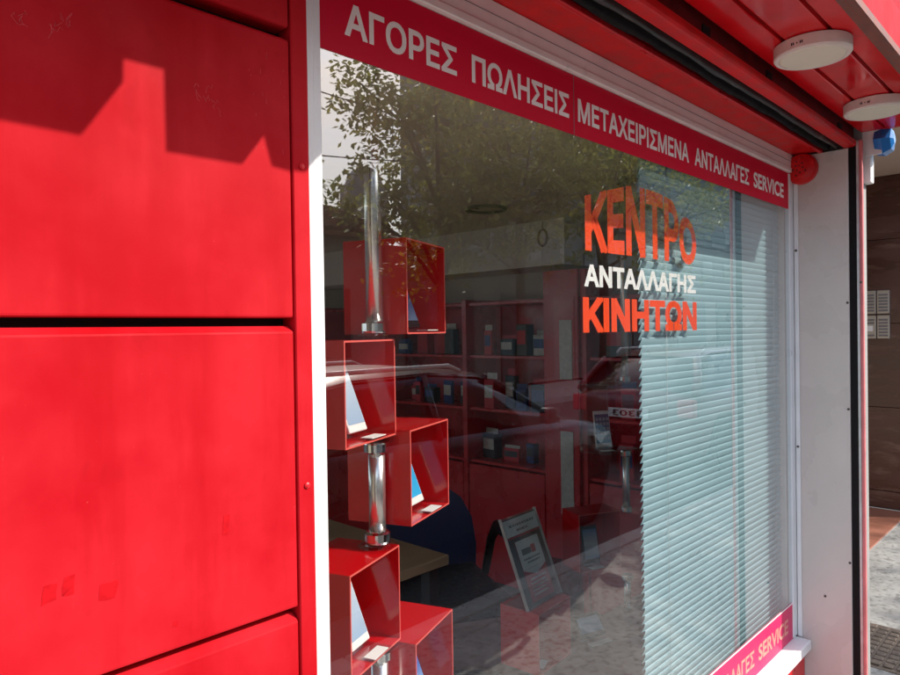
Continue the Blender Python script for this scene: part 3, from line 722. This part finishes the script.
M['scr_pale'] = screen_mat('screen_pale_blue', (.50, .62, .72), (.30, .42, .58))
M['scr_cyan'] = screen_mat('screen_cyan', (.02, .30, .62), (.03, .38, .70))
M['scr_blue'] = screen_mat('screen_blue', (.10, .20, .45), (.25, .40, .62), (.05, .12, .40))
M['scr_land'] = screen_mat('screen_landscape', (.05, .16, .32), (.10, .25, .42), (.55, .55, .52))
M['scr_home'] = screen_mat('screen_home', (.06, .10, .20), (.10, .35, .52))
M['icon'] = mat('icon', (.35, .42, .50), .3)
def phone(label, x, y, z, ang, scr, body='phone_w', lean=21, w=.070, h=.140, icons=False, stand=True):
    t = thing('phone', label, 'phone', (x, y, z), R(ang), 'phones on display')
    tilt = Matrix.Rotation(R(-lean), 4, 'X')
    def pbox(nm, a, m, bev=0, seg=1):
        o = box(nm, *a, m, t, bev, seg); o.data.transform(tilt); return o
    pbox('body', (-w/2, w/2, 0, .008, .012, .012+h), body, .0035, 3)
    pbox('screen', (-w/2+.004, w/2-.004, -.0006, -.0001, .012+.016, .012+h-.014), scr)
    if icons:
        for i in range(4):
            for j in range(5):
                if j < 4 or True: pbox('app_icon', (-.027+i*.0152, -.0165+i*.0152, -.0010, -.0007, .118-j*.019, .129-j*.019), 'icon')
    if stand:
        box('stand_foot', -w/2-.004, w/2+.004, -.045, .05, .0, .0025, 'acrylic', t, .001)
        o = box('stand_back', -w/2-.004, w/2+.004, .0085, .0105, .004, .09, 'acrylic', t); o.data.transform(tilt)
        box('price_card', -w/2+.002, w/2-.012, -.044, -.018, .003, .0045, 'paper', t)
    return t
AN = 21
red_box('red acrylic display box high behind the chrome pole', .965, .189, 1.545, AN)
red_box('red acrylic display box beside the white frame with a pale phone', .770, .148, 1.335, AN)
red_box('red acrylic display box right of the pole with a bright blue phone', .968, .189, 1.145, AN)
red_box('red acrylic display box under the clear disc at the frame', .780, .155, .900, AN)
red_box('lowest red acrylic display box right of the pole', .985, .20, .690, AN)
red_box('small red display box under the leaflet stand', 1.775, .470, .435, 4, .20, .15, .20)
red_box('dark red display box with landscape phone near the blind', 2.36, .70, .56, -25, .20, .13, .235)
sf = thing('acrylic_shelf', 'clear acrylic shelf on the thin pole beside the blind', 'shelf', (2.44, .60, 1.06))
for z in (.0, .268):
    box('plate', -.11, .10, -.07, .07, z, z+.005, 'acrylic', sf, .001)
box('back', -.11, .10, .066, .070, .0055, .2675, 'acrylic', sf)
ca, sa = math.cos(R(AN)), math.sin(R(AN))
def inside(bx, by, u, v): return bx+u*ca-v*sa, by+u*sa+v*ca
for (bx, by, bz, scr, lb, body, u) in [(.965, .189, 1.545, 'scr_blue', 'phone with blue picture in the highest red box', 'phone_b', .105),
                              (.770, .148, 1.335, 'scr_pale', 'pale screened phone catching sun in the red box by the frame', 'phone_w', .105),
                              (.968, .189, 1.145, 'scr_cyan', 'phone with bright cyan screen in the red box right of the pole', 'phone_w', .105),
                              (.780, .155, .900, 'scr_pale', 'phone on clear stand in the red box under the clear disc', 'phone_w', .095),
                              (.985, .20, .690, 'scr_blue', 'phone in the lowest red box right of the pole', 'phone_b', .105),
                              (1.775, .470, .435, 'scr_cyan', 'blue screened phone in the small box under the leaflet stand', 'phone_b', .055)]:
    x, y = inside(bx, by, u+.022, .040)
    phone(lb, x, y, bz+t0+.0005, AN, scr, body)
phone('phone showing a pale landscape in the dark red box', 2.465, .70, .5645, -25, 'scr_land', 'phone_b', 12, .075, .15)
phone('white phone with rows of icons beside the blind', 2.40, .60, 1.0655, -30, 'scr_home', 'phone_w', 10, .070, .145, True)
phone('small dark framed device lying tilted on the window platform', 2.19, .52, .4006, -18, 'scr_pale', 'phone_b', 35, .11, .085)

# leaflet stand
lx, ly = 1.775+.10, .470+.045
ls = thing('leaflet_stand', 'tilted clear leaflet stand with red and white flyer on a small box', 'leaflet stand', (lx, ly, .6355), R(4))
tl = Matrix.Rotation(R(-21), 4, 'X')
def lbox(nm, a, m, p=ls):
    o = box(nm, *a, m, p); o.data.transform(tl); return o
lbox('acrylic_back', (-.105, .105, .004, .0065, 0, .30), 'acrylic')
lbox('acrylic_front', (-.105, .105, -.004, -.002, 0, .30), 'acrylic')
for s in (-1, 1): lbox('acrylic_edge', (s*.104-.0015, s*.104+.0015, -.0045, .007, 0, .302), 'grey_metal')
box('foot', -.105, .105, -.004, .09, .0, .003, 'acrylic', ls)
lbox('leaflet', (-.098, .098, .001, .0035, .006, .294), 'leaflet_dark')
lbox('header_card', (-.096, .096, -.0008, .0006, .235, .290), 'paper')
lbox('header_stripe', (-.096, .096, -.0014, -.0009, .228, .234), 'print_red')
for (a, b, z) in ((-.070, .075, .268), (-.035, .030, .250)):
    x = a
    while x < b:
        w = random.uniform(.006, .016); lbox('print_mark', (x, x+w, -.0013, -.0009, z-.004, z+.004), 'print_grey'); x += w+.004
fl = lbox('flyer', (-.065, .070, -.0008, .0006, .015, .215), 'print_red')
lbox('flyer_head', (-.065, .070, -.0014, -.0009, .120, .215), 'paper')
bm = bmesh.new(); vs = [bm.verts.new(p) for p in [(-.065, -.0012, .119), (.002, -.0012, .095), (.070, -.0012, .119)]]; bm.faces.new(vs)
r = bmesh.ops.extrude_face_region(bm, geom=list(bm.faces)); bmesh.ops.translate(bm, verts=[g for g in r['geom'] if isinstance(g, bmesh.types.BMVert)], vec=(0, .0004, 0))
o = link('flyer_point', fin(bm, 'flyer_point'), 'paper', ls); o.data.transform(tl)
lbox('flyer_logo', (-.045, .010, -.0018, -.0014, .165, .185), 'print_grey')
lbox('flyer_logo', (.012, .036, -.0018, -.0014, .163, .190), 'print_red')
for z, a, b in ((.150, -.045, .05), (.138, -.03, .04), (.085, -.04, .05), (.072, -.045, .035), (.060, -.045, .045), (.048, -.045, .03), (.036, -.045, .04)):
    x = a
    while x < b:
        w = random.uniform(.005, .014); lbox('print_mark', (x, x+w, -.0018, -.0014, z-.003, z+.003), 'print_grey' if z > .1 else 'paper'); x += w+.003

# ------------------------------------------------------------------ street across: cars, trees, houses (seen in the glass)
def make_car(label, x, y, z, rz, paint, plate_text=None):
    t = thing('parked_car', label, 'car', (x, y, z), rz, 'cars parked along the kerb')
    # lower body: stations along x (rear 0 .. front 4.1)
    st = [(0, .60, .34, .84), (.06, .74, .26, .90), (.35, .82, .22, .94), (1.2, .845, .20, .95), (2.2, .85, .20, .93), (2.9, .845, .21, .92), (3.35, .835, .22, .88), (3.75, .80, .24, .80), (3.98, .70, .26, .70), (4.08, .55, .32, .60)]
    bm = bmesh.new(); prev = None
    for (sx_, w, zl, zh) in st:
        prof = [(-w*.93, zl), (-w*.99, zl+.18), (-w, zl+.35*(zh-zl)+.1), (-w*.985, zh-.10), (-w*.93, zh-.02), (-w*.70, zh+.02), (0, zh+.045), (w*.70, zh+.02), (w*.93, zh-.02), (w*.985, zh-.10), (w, zl+.35*(zh-zl)+.1), (w*.99, zl+.18), (w*.93, zl)]
        ring = [bm.verts.new((sx_, a, b)) for a, b in prof]
        if prev:
            for k in range(len(ring)): bm.faces.new((prev[k], prev[(k+1) % len(ring)], ring[(k+1) % len(ring)], ring[k]))
        else: bm.faces.new(ring)
        prev = ring
    bm.faces.new(prev)
    link('body', fin(bm, 'body', True), paint, t)
    # greenhouse and roof
    gs = [(.10, .93, .70, .93), (.55, 1.30, .58, .96), (1.0, 1.37, .575, .96), (1.7, 1.385, .58, .955), (2.2, 1.34, .57, .94), (2.55, 1.20, .60, .93), (3.05, .925, .72, .92)]
    bm = bmesh.new(); prev = None
    for (sx_, zr, wr, zb) in gs:
        wb = .77
        prof = [(-wb, zb-.03), (-(wb*.35+wr*.65), zb+(zr-zb)*.70), (-wr, zr-.012), (-wr*.5, zr+.012), (0, zr+.018), (wr*.5, zr+.012), (wr, zr-.012), (wb*.35+wr*.65, zb+(zr-zb)*.70), (wb, zb-.03)]
        ring = [bm.verts.new((sx_, a, b)) for a, b in prof]
        if prev:
            for k in range(len(ring)-1): bm.faces.new((prev[k], prev[k+1], ring[k+1], ring[k]))
        prev = ring
    link('cabin_glass', fin(bm, 'cabin_glass', True), 'car_glass', t)
    bm = bmesh.new(); prev = None
    for (sx_, zr, wr, zb) in gs[1:-2] + [(2.3, 1.31, .575, .94)]:
        ring = [bm.verts.new((sx_, a, b)) for a, b in [(-wr-.015, zr-.025), (-wr*.9, zr+.012), (-wr*.5, zr+.024), (0, zr+.030), (wr*.5, zr+.024), (wr*.9, zr+.012), (wr+.015, zr-.025)]]
        if prev:
            for k in range(len(ring)-1): bm.faces.new((prev[k], prev[k+1], ring[k+1], ring[k]))
        prev = ring
    link('roof', fin(bm, 'roof', True), paint, t)
    for s in (-1, 1):
        tube('roof_rail', [(.70, s*.57, 1.36), (.78, s*.57, 1.41), (1.9, s*.57, 1.415), (2.02, s*.57, 1.37)], .016, 'siren_white', t, 8)
        tube('pillar', [(2.28, s*.585, 1.315), (2.60, s*.635, 1.165), (3.06, s*.74, .915)], .024, paint, t, 8)
        tube('pillar', [(1.62, s*.59, 1.36), (1.60, s*.70, 1.15), (1.60, s*.775, .92)], .028, paint, t, 8)
        tube('pillar', [(.50, s*.60, 1.29), (.30, s*.70, 1.10), (.12, s*.76, .91)], .05, paint, t, 8)
        bm = bmesh.new(); bm_box(bm, 2.62, 2.74, s*.86-.10*(s < 0), s*.86+.10*(s > 0), .93, 1.06, .03, 2)
        link('mirror', fin(bm, 'mirror'), paint, t)
        bm = bmesh.new()
        hl = [(3.42, s*.825, .74), (3.72, s*.80, .745), (3.95, s*.70, .68), (4.02, s*.58, .62), (3.98, s*.66, .56), (3.80, s*.79, .58), (3.50, s*.832, .66)]
        va = [bm.verts.new(p) for p in hl]; vb = [bm.verts.new((p[0]+.015, p[1]*1.03, p[2])) for p in hl]
        for k in range(7): bm.faces.new((va[k], va[(k+1) % 7], vb[(k+1) % 7], vb[k]))
        bm.faces.new(va); bm.faces.new(vb); link('headlight', fin(bm, 'headlight'), 'alloy', t)
        box('tail_light', -.01, .10, min(s*.60, s*.79), max(s*.60, s*.79), .66, .86, 'print_red', t, .02, 2)
        for xx in (.72, 3.25):
            w = lathe('tyre', [(.19, -.09), (.29, -.10), (.315, -.07), (.315, .07), (.29, .10), (.19, .09)], 'tyre', t, 28, Matrix.Translation((xx, s*.76, .315)) @ Matrix.Rotation(R(90), 4, 'X'))
            lathe('rim', [(.195, -.08), (.20, -.085), (.10, -.06), (.03, -.08), (.02, -.08)], 'alloy', t, 20, Matrix.Translation((xx, s*.76, .315)) @ Matrix.Rotation(R(90*s), 4, 'X'))
            lathe('wheel_arch', [(.355, -.02), (.355, .012), (.30, .014)], 'dark', t, 28, Matrix.Translation((xx, s*.835, .325)) @ Matrix.Rotation(R(-90*s), 4, 'X'))
    pn = box('number_plate', -.035, -.02, -.26, .26, .62, .73, 'plate', t, .004)
    pf = box('number_plate', 4.085, 4.10, -.26, .26, .42, .53, 'plate', t, .004)
    if plate_text:
        o = text('plate_lettering', plate_text, -.20, .20, .64, .71, 0, 'phone_b', t, .02)
        o.data.transform(Matrix.Translation((-.036, 0, 0)) @ Matrix.Rotation(R(-90), 4, 'Z'))
    return t
make_car('dark grey car with roof rails parked at the kerb, mirrored in the glass', 1.75, -3.25, -.12, R(0), 'car_dark')
make_car('red car with number plate parked ahead of the dark grey one', 7.3, -3.25, -.12, R(0), 'car_red', '3303')

def make_tree(label, x, y, h, seed, spread, leaves, flat=.55):
    rnd = random.Random(seed)
    t = thing('street_tree', label, 'tree', (x, y, 0), group='street trees across the road')
    bm = bmesh.new(); bm_tube(bm, [(0, 0, -.1), (.05, .02, h*.2), (-.03, .05, h*.4), (.03, 0, h*.62)], [.16, .13, .11, .06], 12)
    tips = []
    for k in range(11):
        an = 2*math.pi*k/11 + rnd.uniform(-.3, .3); z0 = h*rnd.uniform(.32, .6); L_ = spread*rnd.uniform(.55, 1)
        e = Vector((L_*math.cos(an), flat*L_*math.sin(an), z0 + h*rnd.uniform(.05, .38)))
        m_ = Vector((e.x*.45, e.y*.45, z0+(e.z-z0)*.65))
        bm_tube(bm, [(0, 0, z0), m_, e], [.05, .035, .012], 7)
        tips += [e, m_*.5+e*.5, m_]
    tips += [Vector((rnd.uniform(-.4, .4), rnd.uniform(-.4, .4), h*rnd.uniform(.8, 1))) for _ in range(5)]
    link('trunk', fin(bm, 'trunk', True), 'bark', t)
    vs, fs = [], []
    for p in tips:
        for c in range(7):
            cc = p + Vector((rnd.gauss(0, .5), rnd.gauss(0, .36), rnd.gauss(0, .42)))
            for q in range(leaves):
                o_ = cc + Vector((rnd.gauss(0, .16), rnd.gauss(0, .16), rnd.gauss(0, .11)))
                u = Vector((rnd.gauss(0, 1), rnd.gauss(0, 1), rnd.gauss(0, .6)-.4)).normalized(); v, w = frame_of(u)
                l_, wd = rnd.uniform(.11, .19), rnd.uniform(.035, .06)
                i = len(vs); vs += [o_, o_+u*l_*.5+v*wd, o_+u*l_, o_+u*l_*.5-v*wd]; fs.append((i, i+1, i+2, i+3))
    me = bpy.data.meshes.new('crown'); me.from_pydata([tuple(v) for v in vs], [], fs); me.materials.append(M['leaf'])
    link('crown', me, None, t)
make_tree('leafy street tree across the road, nearest in the mirror image', 9.9, -8.9, 7.2, 3, 2.0, 34, .9)
make_tree('leafy street tree across the road, second of the row', 12.6, -9.0, 7.8, 5, 2.9, 24)
make_tree('leafy street tree across the road, third of the row', 16.2, -9.0, 8.0, 8, 3.2, 22)
make_tree('leafy street tree across the road, farthest of the row', 20.2, -9.0, 8.4, 11, 3.2, 20)

hs = thing('low_house', 'low old house with tiled roof and curved parapet across the road', 'house', (7, -13, 0))
def had(o, p=None): o.parent = p or hs; o.matrix_parent_inverse = Matrix.Translation((-7, 13, 0)); return o
had(box('wall', 2, 10.2, -17, -11.0, 0, 3.7, 'wallA'))
had(box('door', 6.0, 7.0, -11.0, -10.96, .1, 2.3, 'shutter_green', bev=.01))
for x in (3.2, 8.2):
    had(box('window', x, x+1.0, -11.0, -10.95, 1.0, 2.5, 'shutter_green', bev=.01))
rf = had(prism_x('roof', [(-10.7, 3.66), (-14, 5.0), (-17.3, 3.66), (-17.3, 3.58), (-10.7, 3.58)], 1.8, 10.4, 'roof_tile'))
bm = bmesh.new(); prev = None
for i in range(2):
    ring = []
    for k in range(7):
        a = math.pi*k/6; rr = .075 if i == 0 else .095
        ring.append(bm.verts.new((rr*math.cos(a), -.0 if i == 0 else .42, rr*math.sin(a))))
    if prev:
        for k in range(6): bm.faces.new((prev[k], prev[k+1], ring[k+1], ring[k]))
    prev = ring
bmesh.ops.solidify(bm, geom=list(bm.faces), thickness=.012)
tile = fin(bm, 'tile', True); sl_ = math.atan2(1.34, 3.3)
for j in range(7):
    for i in range(34):
        o = link('tile', tile, 'roof_tile', rf); k = j*.36
        o.matrix_parent_inverse = Matrix.Identity(4)
        o.location = (3.9+i*.19+random.uniform(-.008, .008), -11.02-k*math.cos(sl_)+random.uniform(-.01, .01), 3.80+k*math.sin(sl_))
        o.rotation_euler = (-sl_+.06+random.uniform(-.03, .03), 0, random.uniform(-.04, .04))
        o.matrix_parent_inverse = (Matrix.Translation((0, 0, 0)))
pa = [(11.5, 3.7), (11.5, 5.55), (11.65, 5.62)]+[(12.25-.5*math.cos(t), 5.72+.42*math.sin(t)) for t in [R(a) for a in range(10, 171, 20)]]+[(12.85, 5.62), (13.0, 5.55), (13.0, 3.7)]
had(prism_y('parapet', pa, -14.3, -14.0, 'wallA'))
ap = thing('apartment_block', 'pale apartment block with balconies behind the street trees', 'building', (20, -14, 0))
def aad(o, p=None): o.parent = p or ap; o.matrix_parent_inverse = Matrix.Translation((-20, 14, 0)); return o
aad(box('annex_wall', 10.45, 40, -15, -11.4, 0, 3.6, 'wallB'))
for k in range(7):
    aad(box('shop_shutter', 11.2+k*3.6, 13.6+k*3.6, -11.4, -11.34, .1, 2.6, 'shutter_green'))
aad(box('wall', 18.0, 70, -19, -18, 0, 12.5, 'wallB'))
for f in range(4):
    for k in range(14):
        x = 19+k*3.4; z = .6+f*3.0
        aad(box('window', x, x+1.3, -18, -17.94, z+.5, z+2.2, 'car_glass'))
        if f:
            aad(box('balcony', x-.5, x+1.9, -17.99, -17.2, z-.05, z+.08, 'wallB'))
            aad(box('railing', x-.5, x+1.9, -17.24, -17.20, z+.081, z+.95, 'shutter_green'))
lb_ = tag(box('left_block', -40, 1.6, -22, -11.1, 0, 6.2, 'wallB'), 'plain rendered block across the road behind the viewer', 'building')
for k, (a, b, nm) in enumerate([((-5, -9.4, 6.4), (40, -9.9, 6.2), 'upper'), ((2, -10.8, 4.6), (26, -5, 6.9), 'slanting')]):
    a, b = Vector(a), Vector(b); pts = [a.lerp(b, i/14) - Vector((0, 0, .5*4*(i/14)*(1-i/14))) for i in range(15)]
    tag(tube('overhead_cable', pts, .012, 'phone_b', None, 6), '%s black overhead cable crossing the street' % nm, 'cable', None)
